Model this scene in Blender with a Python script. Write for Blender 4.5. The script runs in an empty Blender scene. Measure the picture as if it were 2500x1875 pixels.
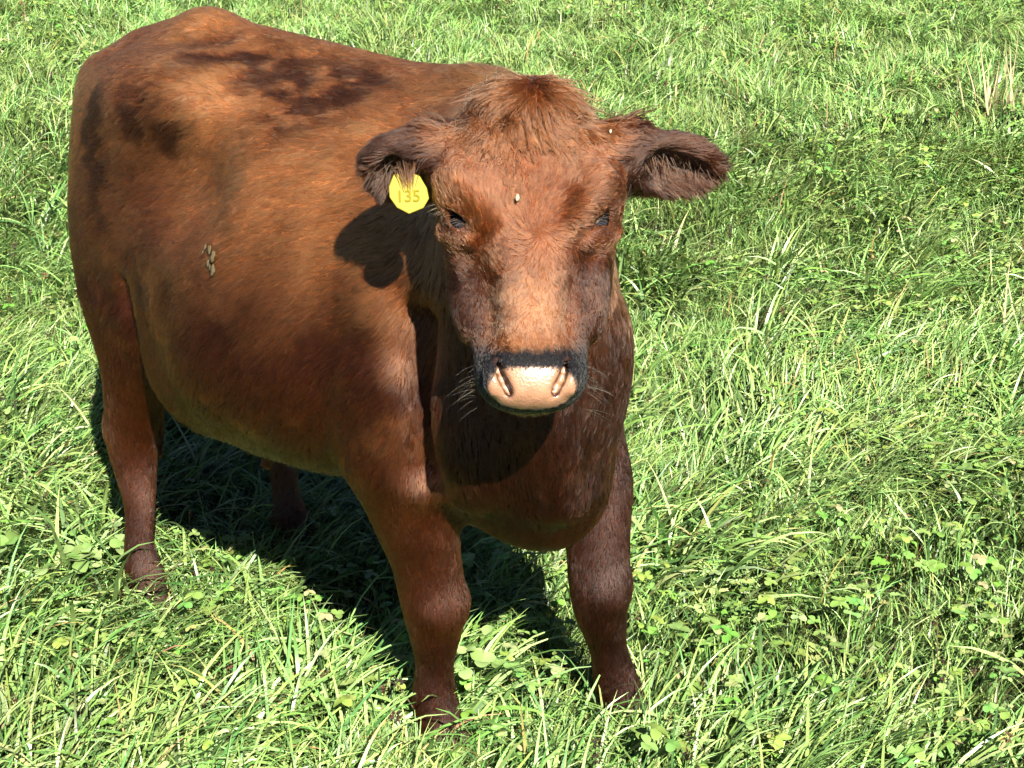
import bpy, math, random
import numpy as np
from mathutils import Vector, Matrix

# ------------------------------------------------------------------ camera, sky, sun, exposure
scene = bpy.context.scene
COL = scene.collection
SUN_ELEV, SUN_AZ = 38.5, 16.0            # sun stands behind the photographer, to the right
CAM_H, PITCH, FPX = 1.60, 19.0, 3750.0   # eye height, degrees below level, focal length in photo pixels

cam_data = bpy.data.cameras.new("camera")
cam_data.sensor_width = 36.0
cam_data.lens = 36.0 * FPX / 2500.0
cam_data.clip_start, cam_data.clip_end = 0.05, 400.0
cam = bpy.data.objects.new("camera", cam_data)
COL.objects.link(cam)
cam.location = (0, 0, CAM_H)
cam.rotation_euler = (math.radians(90 - PITCH), 0, 0)
scene.camera = cam

world = bpy.data.worlds.new("World")
scene.world = world
world.use_nodes = True
wn = world.node_tree
sky = wn.nodes.new("ShaderNodeTexSky")
sky.sky_type = 'NISHITA'
sky.sun_disc = False
sky.air_density, sky.dust_density, sky.ozone_density = 0.20, 0.1, 1.0     # clear dry air: deep sky, hard shadows
sky.sun_elevation = math.radians(SUN_ELEV)
sky.sun_rotation = math.radians(180 - SUN_AZ)
wn.nodes["Background"].inputs["Strength"].default_value = 0.05
wn.links.new(sky.outputs[0], wn.nodes["Background"].inputs["Color"])

sun_data = bpy.data.lights.new("sun", 'SUN')
sun_data.energy = 5.0
sun_data.angle = math.radians(0.5)
sun_data.color = (1.0, 0.92, 0.78)
sun = bpy.data.objects.new("sun", sun_data)
COL.objects.link(sun)
_e, _a = math.radians(SUN_ELEV), math.radians(SUN_AZ)
to_sun = Vector((math.cos(_e) * math.sin(_a), -math.cos(_e) * math.cos(_a), math.sin(_e)))
sun.rotation_euler = to_sun.to_track_quat('Z', 'Y').to_euler()
sun.location = to_sun * 20

vs = scene.view_settings
vs.view_transform, vs.look = 'Standard', 'None'
vs.exposure, vs.gamma, vs.use_curve_mapping = 2.6, 1.0, False
cy = scene.cycles
cy.use_denoising = True
cy.max_bounces, cy.diffuse_bounces, cy.glossy_bounces = 3, 1, 2
cy.transmission_bounces, cy.transparent_max_bounces = 3, 4
cy.use_adaptive_sampling = True
cy.adaptive_threshold = 0.03

rng = np.random.default_rng(11)

# ------------------------------------------------------------------ small helpers
def tag(o, label=None, cat=None, group=None, kind=None):
    if label: o["label"] = label
    if cat: o["category"] = cat
    if group: o["group"] = group
    if kind: o["kind"] = kind
    return o

def mesh_obj(name, verts, faces, mat, parent=None, smooth=True):
    me = bpy.data.meshes.new(name)
    me.from_pydata([tuple(v) for v in verts], [], [tuple(f) for f in faces])
    if smooth:
        me.shade_smooth()
    me.materials.append(mat)
    o = bpy.data.objects.new(name, me)
    COL.objects.link(o)
    o.parent = parent
    return o

def quad_mesh(name, V, Q):
    """fast mesh from numpy quads"""
    me = bpy.data.meshes.new(name)
    me.vertices.add(len(V)); me.vertices.foreach_set("co", np.ascontiguousarray(V, np.float32).ravel())
    me.loops.add(len(Q) * 4); me.loops.foreach_set("vertex_index", np.ascontiguousarray(Q, np.int32).ravel())
    me.polygons.add(len(Q))
    me.polygons.foreach_set("loop_start", np.arange(0, len(Q) * 4, 4, dtype=np.int32))
    me.update(calc_edges=True)
    me.validate()
    me.shade_smooth()
    return me

def new_mat(name):
    m = bpy.data.materials.new(name); m.use_nodes = True
    nt = m.node_tree
    return m, nt, nt.nodes["Principled BSDF"]

def node(nt, typ, **kw):
    n = nt.nodes.new(typ)
    for k, v in kw.items(): setattr(n, k, v)
    return n

# smooth value noise in 3-D, used for coat and meadow variation
_NT = np.random.default_rng(5).random((32, 32, 32)).astype(np.float32)
def vnoise(P, scale):
    p = np.asarray(P, np.float32) * scale + 100.0
    i = np.floor(p).astype(np.int64); f = p - i
    f = f * f * (3 - 2 * f)
    out = 0
    for dx in (0, 1):
        for dy in (0, 1):
            for dz in (0, 1):
                w = (f[:, 0] if dx else 1 - f[:, 0]) * (f[:, 1] if dy else 1 - f[:, 1]) * (f[:, 2] if dz else 1 - f[:, 2])
                out = out + w * _NT[(i[:, 0] + dx) & 31, (i[:, 1] + dy) & 31, (i[:, 2] + dz) & 31]
    return out

def smooth01(x, a, b):
    t = np.clip((x - a) / (b - a), 0, 1)
    return t * t * (3 - 2 * t)
# ------------------------------------------------------------------ the cow: one continuous body grown as a distance field
# cow frame: s forward, l to the cow's left, z up; origin on the ground between the front hooves
CO = np.array([0.03, 2.56, 0.0])
_h = np.array([0.742, -0.670, 0.0]); _h /= np.linalg.norm(_h)
_l = np.array([-_h[1], _h[0], 0.0])
CB = np.stack([_h, _l, np.array([0, 0, 1.0])])          # rows: s, l, z in the world
def w2l(p): return (np.asarray(p, float) - CO) @ CB.T
def l2w(p): return np.asarray(p, float) @ CB + CO
def wv(v): return np.asarray(v, float) @ CB.T           # a world vector in the cow frame

VOX = 0.0048
LO = np.array([-1.34, -0.62, -0.02]); HI = np.array([0.62, 0.44, 1.42])
NG = np.ceil((HI - LO) / VOX).astype(int)
F = np.full(NG, 0.30, np.float32)
AX = [LO[i] + VOX * np.arange(NG[i]) for i in range(3)]

def _block(lo, hi):
    i0 = np.clip(np.floor((lo - LO) / VOX).astype(int), 0, NG); i1 = np.clip(np.ceil((hi - LO) / VOX).astype(int) + 1, 0, NG)
    sl = tuple(slice(a, b) for a, b in zip(i0, i1))
    P = np.stack(np.meshgrid(*[AX[k][sl[k]] for k in range(3)], indexing='ij'), -1).astype(np.float32)
    return sl, P

def smin(a, b, k):
    if k <= 0: return np.minimum(a, b)
    h = np.clip(0.5 + 0.5 * (b - a) / k, 0, 1)
    return b + (a - b) * h - k * h * (1 - h)

def add(lo, hi, fn, k, cut=False):
    pad = k * 1.15 + 0.012
    sl, P = _block(np.asarray(lo, float) - pad, np.asarray(hi, float) + pad)
    if 0 in P.shape: return
    d = fn(P).astype(np.float32)
    F[sl] = -smin(-F[sl], d, k) if cut else smin(F[sl], d, k)

def ell(c, r, k=0.05, R=None, cut=False, p=2.0):
    """ellipsoid: centre, radii, optional 3 axis rows (cow frame)"""
    c = np.asarray(c, np.float32); r = np.asarray(r, np.float32)
    R = np.eye(3, dtype=np.float32) if R is None else np.asarray(R, np.float32)
    ext = np.sqrt(((R * r[:, None]) ** 2).sum(0))
    def fn(P):
        q = (P - c) @ R.T / r
        if p == 2.0:
            k0 = np.sqrt((q * q).sum(-1)); k1 = np.sqrt(((q / r) ** 2).sum(-1)) + 1e-6
            return k0 * (k0 - 1) / k1
        rad = (np.abs(q) ** p).sum(-1) ** (1 / p)
        return (rad - 1) * r.min()
    add(c - ext, c + ext, fn, k, cut)

def tube(st, side, up, k=0.05, p=2.0, cut=False, soft=0.3, cape=0.8):
    """lofted section: stations (centre, half width, half height up, half height down), smoothed along the axis"""
    C = np.array([s[0] for s in st], float)
    R3 = np.array([(s[1], s[2], s[3] if len(s) > 3 else s[2]) for s in st], float)
    ax = C[-1] - C[0]; ax /= np.linalg.norm(ax)
    side = np.asarray(side, float); side = side - ax * (side @ ax); side /= np.linalg.norm(side)
    up_ = np.cross(ax, side); up = up_ if up_ @ np.asarray(up, float) > 0 else -up_
    tt = C @ ax
    N = 240; g = np.linspace(tt[0], tt[-1], N)
    tab = np.stack([np.interp(g, tt, C @ side), np.interp(g, tt, C @ up)] + [np.interp(g, tt, R3[:, j]) for j in range(3)], 1)
    sg = soft * N / (len(st) - 1); w = np.exp(-0.5 * (np.arange(-int(3 * sg), int(3 * sg) + 1) / sg) ** 2); w /= w.sum()
    pad = len(w) // 2
    ext = np.concatenate([2 * tab[0] - tab[1:pad + 1][::-1], tab, 2 * tab[-1] - tab[-pad - 1:-1][::-1]])
    tab = np.stack([np.convolve(ext[:, j], w, 'valid') for j in range(5)], 1)
    tab[:, 2:] = np.maximum(tab[:, 2:], .004)
    tab = tab.astype(np.float32)
    axf, sf, uf = ax.astype(np.float32), side.astype(np.float32), up.astype(np.float32)
    t0, t1 = tt[0], tt[-1]
    def fn(P):
        t = P @ axf
        x = np.clip((t - t0) / (t1 - t0) * (N - 1), 0, N - 1.001); i = x.astype(np.int32); f = x - i
        v = tab[i] * (1 - f[..., None]) + tab[i + 1] * f[..., None]
        a = (P @ sf - v[..., 0]); b = (P @ uf - v[..., 1])
        hv = np.where(b > 0, v[..., 3], v[..., 4]); wd = v[..., 2]
        mr = np.minimum(wd, hv)
        gg = np.maximum(np.maximum(t0 - t, t - t1), 0) / (mr * cape)
        if p == 2.0: rad = np.sqrt((a / wd) ** 2 + (b / hv) ** 2 + gg ** 2)
        else: rad = (np.abs(a / wd) ** p + np.abs(b / hv) ** p + gg ** p) ** (1 / p)
        return (rad - 1) * mr
    m = R3.max()
    add(C.min(0) - m, C.max(0) + m, fn, k, cut)

def cap(a, b, ra, rb=None, k=0.03, cut=False):
    a = np.asarray(a, np.float32); b = np.asarray(b, np.float32); rb = ra if rb is None else rb
    e = b - a; L2 = (e * e).sum()
    def fn(P):
        t = np.clip((P - a) @ (e / L2), 0, 1)
        return np.linalg.norm(P - a - t[..., None] * e, axis=-1) - (ra + (rb - ra) * t)
    m = max(ra, rb)
    add(np.minimum(a, b) - m, np.maximum(a, b) + m, fn, k, cut)

S_, L_, Z_ = np.eye(3)

# trunk: widest line, half width, height above it, depth below it
tube([((-1.13, 0, 1.05), .115, .15, .18),
      ((-1.04, 0, 1.00), .182, .265, .30),
      ((-.90, 0, .92), .230, .365, .36),
      ((-.70, 0, .82), .300, .445, .335),
      ((-.48, 0, .77), .370, .475, .315),
      ((-.26, 0, .77), .360, .455, .30),
      ((-.06, -.03, .80), .232, .415, .315),
      ((.08, -.075, .77), .140, .38, .29),
      ((.15, -.08, .71), .105, .25, .19)], L_, Z_, k=.05, p=2.15)
for sg in (-1, 1):
    ell((-.76, sg * .185, 1.14), (.13, .055, .06), .14)             # hook bone
    ell((-1.08, sg * .095, 1.125), (.07, .05, .08), .09)               # pin bone
    ell((-.93, sg * .128, .88), (.20, .115, .32), .09)               # thigh
    ell((-1.01, sg * .112, .76), (.12, .085, .22), .08)               # back of the thigh
ell((-.05, -.185, .86), (.15, .10, .27), .09)                        # shoulder blades
ell((-.12, .110, .88), (.15, .09, .27), .06)
ell((.06, -.185, .72), (.10, .085, .15), .08)                        # points of the shoulder
ell((-.01, .060, .72), (.10, .080, .15), .05)
ell((-.13, -.235, .70), (.055, .035, .13), .05)                      # muscle behind the shoulder
cap((-.09, -.262, .90), (-.10, -.250, .62), .022, .022, .08)         # ridge down to the elbow
ell((-.60, -.318, 1.05), (.10, .05, .055), .12, cut=True)            # hollow before the hip
ell((-.60, .318, 1.05), (.10, .05, .055), .12, cut=True)
cap((-1.06, 0, 1.215), (-.86, 0, 1.25), .03, .03, .10)               # sacrum ridge
cap((-.86, 0, 1.247), (-.12, 0, 1.195), .025, .03, .08)              # spine
ell((-.06, -.01, 1.18), (.16, .06, .05), .09)                        # withers
ell((-1.15, 0, 1.15), (.06, .035, .05), .06)                         # tail head
# tail hanging behind
tube([((-1.19, 0, 1.13), .03, .03), ((-1.235, .01, .98), .024, .024), ((-1.245, .02, .72), .018, .018), ((-1.22, .03, .52), .014, .014)], L_, S_, .02)
tube([((-1.22, .03, .54), .016, .016), ((-1.215, .035, .42), .034, .034), ((-1.21, .04, .26), .010, .010)], L_, S_, .02)

cap((-.825, -.280, .80), (-.800, -.232, .52), .014, .022, .045, cut=True)   # crease between belly and thigh
cap((-.825, .280, .80), (-.800, .232, .52), .014, .022, .045, cut=True)
# flank fold and udder skin
ell((-.66, -.23, .64), (.12, .05, .09), .06)
ell((-.70, .22, .60), (.13, .045, .10), .07)
ell((-.80, 0, .52), (.14, .13, .08), .08)
cap((-.66, -.02, .47), (-.71, -.03, .39), .030, .010, .04)           # navel fold

# hind legs (cow's right is l < 0)
def hind(sg, hoof, hock_s, hock_l):
    hs, hl = hoof
    tube([((-.90, sg * .165, .72), .09, .16), ((-.925, sg * .178, .60), .068, .105), ((hock_s + .035, (hock_l + sg * .19) / 2, .49), .052, .066),
          ((hock_s, hock_l, .40), .050, .062), ((hock_s + .005, hock_l, .345), .044, .052), ((hs - .015, (hl + hock_l) / 2, .26), .027, .034),
          ((hs - .012, hl, .165), .027, .033), ((hs, hl, .115), .041, .046), ((hs + .012, hl, .075), .036, .042), ((hs + .03, hl, .035), .046, .056)], L_, S_, .04)
    ell((hock_s - .045, hock_l, .425), (.030, .026, .04), .03)
    ell((hs - .035, hl, .095), (.018, .03, .02), .02)                 # dew claws
hind(-1, (-.955, -.193), -1.005, -.165)
hind(1, (-.945, .215), -1.0, .20)

# front legs
tube([((-.10, -.205, .78), .105, .15), ((-.115, -.205, .62), .090, .120), ((-.105, -.187, .50), .074, .084), ((-.095, -.168, .40), .058, .062),
      ((-.086, -.158, .315), .058, .060), ((-.088, -.153, .265), .050, .048), ((-.098, -.150, .19), .029, .034), ((-.103, -.148, .135), .036, .039),
      ((-.102, -.147, .10), .043, .046), ((-.090, -.147, .065), .038, .043), ((-.075, -.147, .035), .048, .056)], L_, S_, .045)
tube([((-.03, .09, .76), .080, .12), ((.008, .115, .62), .068, .095), ((.050, .128, .50), .064, .076), ((.076, .108, .40), .054, .060),
      ((.092, .095, .315), .052, .057), ((.096, .098, .265), .049, .048), ((.098, .115, .19), .029, .034), ((.102, .130, .135), .036, .039),
      ((.104, .138, .10), .043, .046), ((.116, .142, .065), .038, .043), ((.130, .144, .035), .048, .056)], L_, S_, .045)
ell((-.056, -.158, .325), (.022, .040, .036), .03)                     # knee caps
ell((.120, .095, .325), (.022, .036, .036), .03)
ell((-.15, -.20, .63), (.06, .05, .07), .06)                          # elbows
ell((-.02, .16, .63), (.06, .05, .07), .06)
ell((.07, -.060, .575), (.13, .100, .12), .06)                         # brisket
ell((.125, -.08, .65), (.065, .07, .12), .05)

for l0, l1 in ((-.135, -.10), (-.085, -.055), (-.03, -.01)):              # loose skin folds down the breast
    cap((.150, l0, .80), (.125, l1, .52), .012, .016, .035)
# ---- head frame: T down the face, N out of the face, R to the cow's left (right in the picture)
HP = np.array([0.023, 2.185, 1.285])                                  # poll, on the front surface
HT = np.array([0.012, -0.42, -0.907]); HT /= np.linalg.norm(HT)
HR = np.array([1.0, 0.0, -0.02]); HR -= HT * (HR @ HT); HR /= np.linalg.norm(HR)
HN = np.cross(HT, HR); HN = HN if HN[1] < 0 else -HN
HX = np.stack([wv(HR), wv(HT), wv(HN)])                               # rows r, t, n in the cow frame
hp = w2l(HP)
def H(r, t, n):
    t = t if t < .2 else .2 + (t - .2) * .925
    return hp + r * HX[0] + t * HX[1] + n * HX[2]

# neck, turned to the cow's right
tube([((-.10, -.04, .94), .18, .26, .30), ((.02, -.085, .96), .145, .25, .28), ((.085, -.15, 1.00), .128, .225, .23),
      (tuple(H(0, .09, -.20)), .120, .17, .17), (tuple(H(0, .08, -.11)), .10, .12, .12)], wv((.9, .4, 0)), Z_, .07)
tube([((.115, -.09, .62), .05, .11), ((.125, -.15, .78), .040, .11), (tuple(H(0, .22, -.24)), .040, .08)], wv((1, .3, 0)), wv((0, -1, 0)), .06)  # dewlap

cap((.012, -.262, .90), (-.002, -.250, .64), .014, .014, .07, cut=True)   # groove between neck and shoulder
# skull and jaw
hR, hT, hN = HX
tube([(H(0, .030, -.080), .070, .070, .09), (H(0, .080, -.085), .114, .075, .10), (H(0, .14, -.095), .119, .075, .10), (H(0, .195, -.110), .106, .068, .10),
      (H(0, .255, -.120), .100, .066, .09), (H(0, .30, -.122), .092, .062, .075), (H(0, .35, -.110), .083, .058, .062), (H(0, .40, -.085), .072, .05, .055)], hR, hN, .03, 2.3)
# forehead and nose bridge
tube([(H(0, .015, -.06), .045, .050, .05), (H(0, .07, -.058), .100, .050, .05), (H(0, .14, -.052), .108, .048, .05), (H(0, .20, -.050), .080, .046, .05),
      (H(0, .26, -.050), .054, .046, .05), (H(0, .33, -.050), .047, .044, .05), (H(0, .39, -.048), .050, .042, .05)], hR, hN, .03, 2.3)
ell(H(0, .010, -.055), (.048, .032, .045), .035, HX)                   # poll
for sg in (-1, 1):
    ell(H(sg * .094, .165, -.062), (.020, .032, .034), .05, HX)      # orbit
    ell(H(sg * .088, .125, -.044), (.030, .026, .022), .04, HX)       # brow
    ell(H(sg * .078, .150, -.012), (.013, .042, .015), .03, np.stack([hR * .82 + hT * .57 * sg, hT * .82 - hR * .57 * sg, hN])) # ridge above the eye
    ell(H(sg * .090, .25, -.115), (.020, .075, .045), .05, HX)         # cheek muscle
# muzzle and chin
ell(H(0, .414, -.065), (.070, .045, .059), .03, HX, p=2.4)
ell(H(0, .429, -.052), (.060, .038, .055), .02, HX, p=2.5)
ell(H(0, .432, -.112), (.050, .034, .040), .015, HX)
def off(r, t):                                                        # front surface of the muzzle at (r, t)
    n = np.linspace(.03, -.08, 60)
    P = np.array([H(r, t, x) for x in n])
    i = np.clip(((P - LO) / VOX).astype(int), 0, NG - 1)
    f = F[tuple(i.T)]
    w = np.argmax(f < 0)
    return n[w]
slit = [(.047, .400), (.046, .411), (.042, .423), (.036, .434), (.031, .445)]
surf = [(r, t, off(r, t)) for r, t in slit]
for sg in (-1, 1):
    ell(H(sg * .055, .423, surf[2][2] - .013), (.011, .022, .012), .014, HX)        # nostril wing
    for i in range(4):
        a, b = surf[i], surf[i + 1]
        for dn in (.003, -.006, -.015):
            w = .0050 if i else .004
            cap(H(sg * a[0], a[1], a[2] + dn), H(sg * b[0], b[1], b[2] + dn), w, w, .005, cut=True)
cap(H(-.05, .474, -.072), H(.05, .474, -.072), .006, .006, .008, cut=True)   # mouth line
# eyes: slits that slope down towards the nose
EYES = []
for sg in (-1, 1):
    e = H(sg * .0952, .180, -.0495)
    EYES.append(e)
    cap(H(sg * .118, .151, -.058), H(sg * .076, .197, -.020), .0085, .006, .014)     # upper lid
    cap(H(sg * .120, .192, -.068), H(sg * .082, .210, -.032), .0065, .005, .022)     # lower lid
    ell(e, (.0215, .0215, .0215), .003, HX, cut=True)
    cap(H(sg * .108, .174, -.026), H(sg * .091, .192, -.016), .0092, .0066, .004, cut=True)  # opening between the lids
    cap(H(sg * .080, .203, -.012), H(sg * .060, .240, -.006), .004, .003, .012, cut=True)    # tear groove

# ears: cupped leaves
def ear(root, tip, face, wid, thick, roll=0):
    root, tip = np.asarray(root), np.asarray(tip)
    a = tip - root; L = np.linalg.norm(a); a = a / L
    f = np.asarray(face, float); f = f - a * (f @ a); f /= np.linalg.norm(f)
    b = np.cross(f, a)
    R = np.stack([a, b, f]); c = (root + tip) / 2
    ell(c, (L / 2, wid, thick), .02, R, p=2.1)
    ell(c + a * .010 + f * thick * .95, (L / 2 * .80, wid * .72, thick * 1.25), .010, R, cut=True)
    cap(root - a * .03, root + a * .02, .032, .040, .04)
    return c, R, L
earL = ear(H(.105, .070, -.085), H(.276, .092, -.10), wv((.10, -.9, -.30)), .047, .027)    # cow's left, right in the picture
earR = ear(H(-.105, .070, -.085), H(-.236, .090, -.105), wv((-.35, -.75, -.45)), .054, .032)

# ------------------------------------------------------------------ surface nets
def surface_nets(F):
    n = np.array(F.shape)
    neg = F < 0
    c = np.zeros(n - 1, np.int8)
    for dx in (0, 1):
        for dy in (0, 1):
            for dz in (0, 1):
                c += neg[dx:n[0] - 1 + dx, dy:n[1] - 1 + dy, dz:n[2] - 1 + dz]
    I = np.argwhere((c > 0) & (c < 8))
    idx = np.full(n - 1, -1, np.int32); idx[tuple(I.T)] = np.arange(len(I))
    acc = np.zeros((len(I), 3)); cnt = np.zeros(len(I))
    corner = [(x, y, z) for x in (0, 1) for y in (0, 1) for z in (0, 1)]
    for a in corner:
        for ax in range(3):
            if a[ax]: continue
            b = list(a); b[ax] = 1
            fa = F[tuple((I + a).T)]; fb = F[tuple((I + b).T)]
            m = (fa < 0) != (fb < 0)
            t = np.where(m, fa / np.where(m, fa - fb, 1), 0)
            p = np.tile(np.array(a, float), (len(I), 1)); p[:, ax] = t
            acc[m] += p[m]; cnt[m] += 1
    V = LO + VOX * (I + acc / cnt[:, None])
    Q = []
    for ax in range(3):
        u, v = [(1, 2), (2, 0), (0, 1)][ax]
        s0 = [slice(None)] * 3; s1 = [slice(None)] * 3
        s0[ax] = slice(0, -1); s1[ax] = slice(1, None)
        A, B = neg[tuple(s0)], neg[tuple(s1)]
        E = np.argwhere(A != B)
        E = E[(E[:, u] > 0) & (E[:, v] > 0) & (E[:, u] < n[u] - 1) & (E[:, v] < n[v] - 1)]
        inside = A[tuple(E.T)]
        du = np.zeros(3, int); dv = np.zeros(3, int); du[u] = 1; dv[v] = 1
        q = np.stack([idx[tuple(x.T)] for x in (E - du - dv, E - dv, E, E - du)], 1)
        q[~inside] = q[~inside][:, ::-1]
        Q.append(q)
    return V, np.concatenate(Q)

V, Q = surface_nets(F)
# keep the largest connected piece only
lab = np.arange(len(V))
for _ in range(400):
    m = lab[Q].min(1)
    new = lab.copy(); np.minimum.at(new, Q.ravel(), np.repeat(m, 4))
    new = new[new]
    if (new == lab).all(): break
    lab = new
main = np.bincount(lab).argmax()
keepv = lab == main
remap = np.cumsum(keepv) - 1
Q = remap[Q[keepv[Q[:, 0]]]]; V = V[keepv]
def relax(V, Q, it):
    a = np.concatenate([Q[:, [0, 1]], Q[:, [1, 2]], Q[:, [2, 3]], Q[:, [3, 0]]])
    deg = np.bincount(a.ravel(), minlength=len(V)).astype(float)
    for k in range(it):
        lam = 0.5 if k % 2 == 0 else -0.52
        s = np.stack([np.bincount(a[:, 0], V[a[:, 1], j], len(V)) + np.bincount(a[:, 1], V[a[:, 0], j], len(V)) for j in range(3)], 1)
        V = V + lam * (s / deg[:, None] - V)
    return V
V = relax(V, Q, 4)
VL = V                                   # cow frame
VW = l2w(V)                              # world
fn_ = np.cross(VW[Q[:, 2]] - VW[Q[:, 0]], VW[Q[:, 3]] - VW[Q[:, 1]])
VN = np.zeros_like(VW)
for j in range(4): np.add.at(VN, Q[:, j], fn_)
VN /= np.linalg.norm(VN, axis=1, keepdims=True) + 1e-12
# ------------------------------------------------------------------ coat: regions, colours, materials
def cam_point(u, v, y):
    """photo pixel (2500 wide) at forward distance y -> world point"""
    p = math.radians(PITCH); a = (u - 1250) / FPX; b = (v - 937.5) / FPX
    d = np.array([a, math.cos(p) - math.sin(p) * b, -math.sin(p) - math.cos(p) * b])
    return np.array([0, 0, CAM_H]) + d * (y / d[1])

from mathutils.bvhtree import BVHTree
bvh = BVHTree.FromPolygons([tuple(v) for v in VW], [tuple(q) for q in Q.tolist()])
def on_cow(u, v):
    """first point of the cow's hide met from the photographer's place"""
    p = math.radians(PITCH); a = (u - 1250) / FPX; b = (v - 937.5) / FPX
    dv = Vector((a, math.cos(p) - math.sin(p) * b, -math.sin(p) - math.cos(p) * b)).normalized()
    loc, nm, i, ds = bvh.ray_cast(Vector((0, 0, CAM_H)), dv)
    return (np.array(loc), np.array(nm)) if loc is not None else (None, None)
# coat smudges on the near side, plus shade painted under the hip bone: place, size (along, across, up), depth of colour
SMUDGES_SHADE = []
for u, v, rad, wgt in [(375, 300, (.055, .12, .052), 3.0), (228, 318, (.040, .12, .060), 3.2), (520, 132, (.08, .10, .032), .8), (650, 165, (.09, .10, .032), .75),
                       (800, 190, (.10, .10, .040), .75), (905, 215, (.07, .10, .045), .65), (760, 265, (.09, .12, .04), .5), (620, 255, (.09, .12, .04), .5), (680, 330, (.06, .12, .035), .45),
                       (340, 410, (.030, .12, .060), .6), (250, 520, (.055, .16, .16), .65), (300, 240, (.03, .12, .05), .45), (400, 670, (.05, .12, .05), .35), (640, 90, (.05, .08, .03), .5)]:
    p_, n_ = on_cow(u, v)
    if p_ is not None: SMUDGES_SHADE.append((w2l(p_), rad, wgt))

MUZ = H(0, .428, -.01)
def regions(PL):
    """weights of coat regions for points in the cow frame"""
    q = (PL - hp) @ HX.T
    r, t, n = q[:, 0], q[:, 1], q[:, 2]
    t = np.where(t < .2, t, .2 + (t - .2) / .925)
    head = smooth01(n, -.20, -.14) * smooth01(t, -.06, -.01) * (1 - smooth01(np.abs(r), .135, .16)) * (1 - smooth01(t, .50, .52))
    face = head * smooth01(n, -.16, -.10)
    ears = np.zeros(len(PL)); inner = np.zeros(len(PL))
    for c, R, L in (earL, earR):
        e = (PL - c) @ R.T
        w = (np.abs(e[:, 0]) < L / 2 + .03) & (np.abs(e[:, 1]) < .075) & (np.abs(e[:, 2]) < .055)
        rr = smooth01(e[:, 0], -L / 2 - .012, -L / 2 + .03)
        ears = np.maximum(ears, w * rr)
        inner = np.maximum(inner, w * rr * smooth01(-e[:, 2], -.030, -.004) * (1 - smooth01(np.sqrt((e[:, 0] / (L / 2 * .86)) ** 2 + (e[:, 1] / .044) ** 2), .85, 1.05)))
    # nose leather: laid out on the face of the muzzle, tilted between the face and the chin
    gx = r; gy = t + .42 * (-n)
    jit = (vnoise(PL, 260) - .5) * .010
    pad = ((np.abs(gx) / (.061 - .22 * np.clip(gy - .445, 0, .15))) ** 2.6 + (np.abs(gy - .443) / .037) ** 2.6)
    pad = (1 - smooth01(pad + jit * 30, .92, 1.08)) * (n > -.085)
    rim = 1 - smooth01(((np.abs(gx) / .092) ** 3 + (np.abs(gy - .440) / .061) ** 3) + jit * 50, .65, 1.35)
    rim = rim * smooth01(t, .345, .362)
    leg = (1 - smooth01(PL[:, 2], .50, .62)) * (1 - head)
    belly = (1 - smooth01(PL[:, 2], .50, .64)) * smooth01(-PL[:, 0], .22, .30) * (1 - smooth01(-PL[:, 0], .82, .9)) * smooth01(PL[:, 2], .40, .46)
    return dict(r=r, t=t, n=n, head=head, face=face, ears=ears, inner=inner, pad=pad, rim=rim, leg=leg * (1 - belly), belly=belly)

def gauss(PL, c, sx): return np.exp(-(((PL - np.array(c)) / np.array(sx)) ** 2).sum(1))

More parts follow.
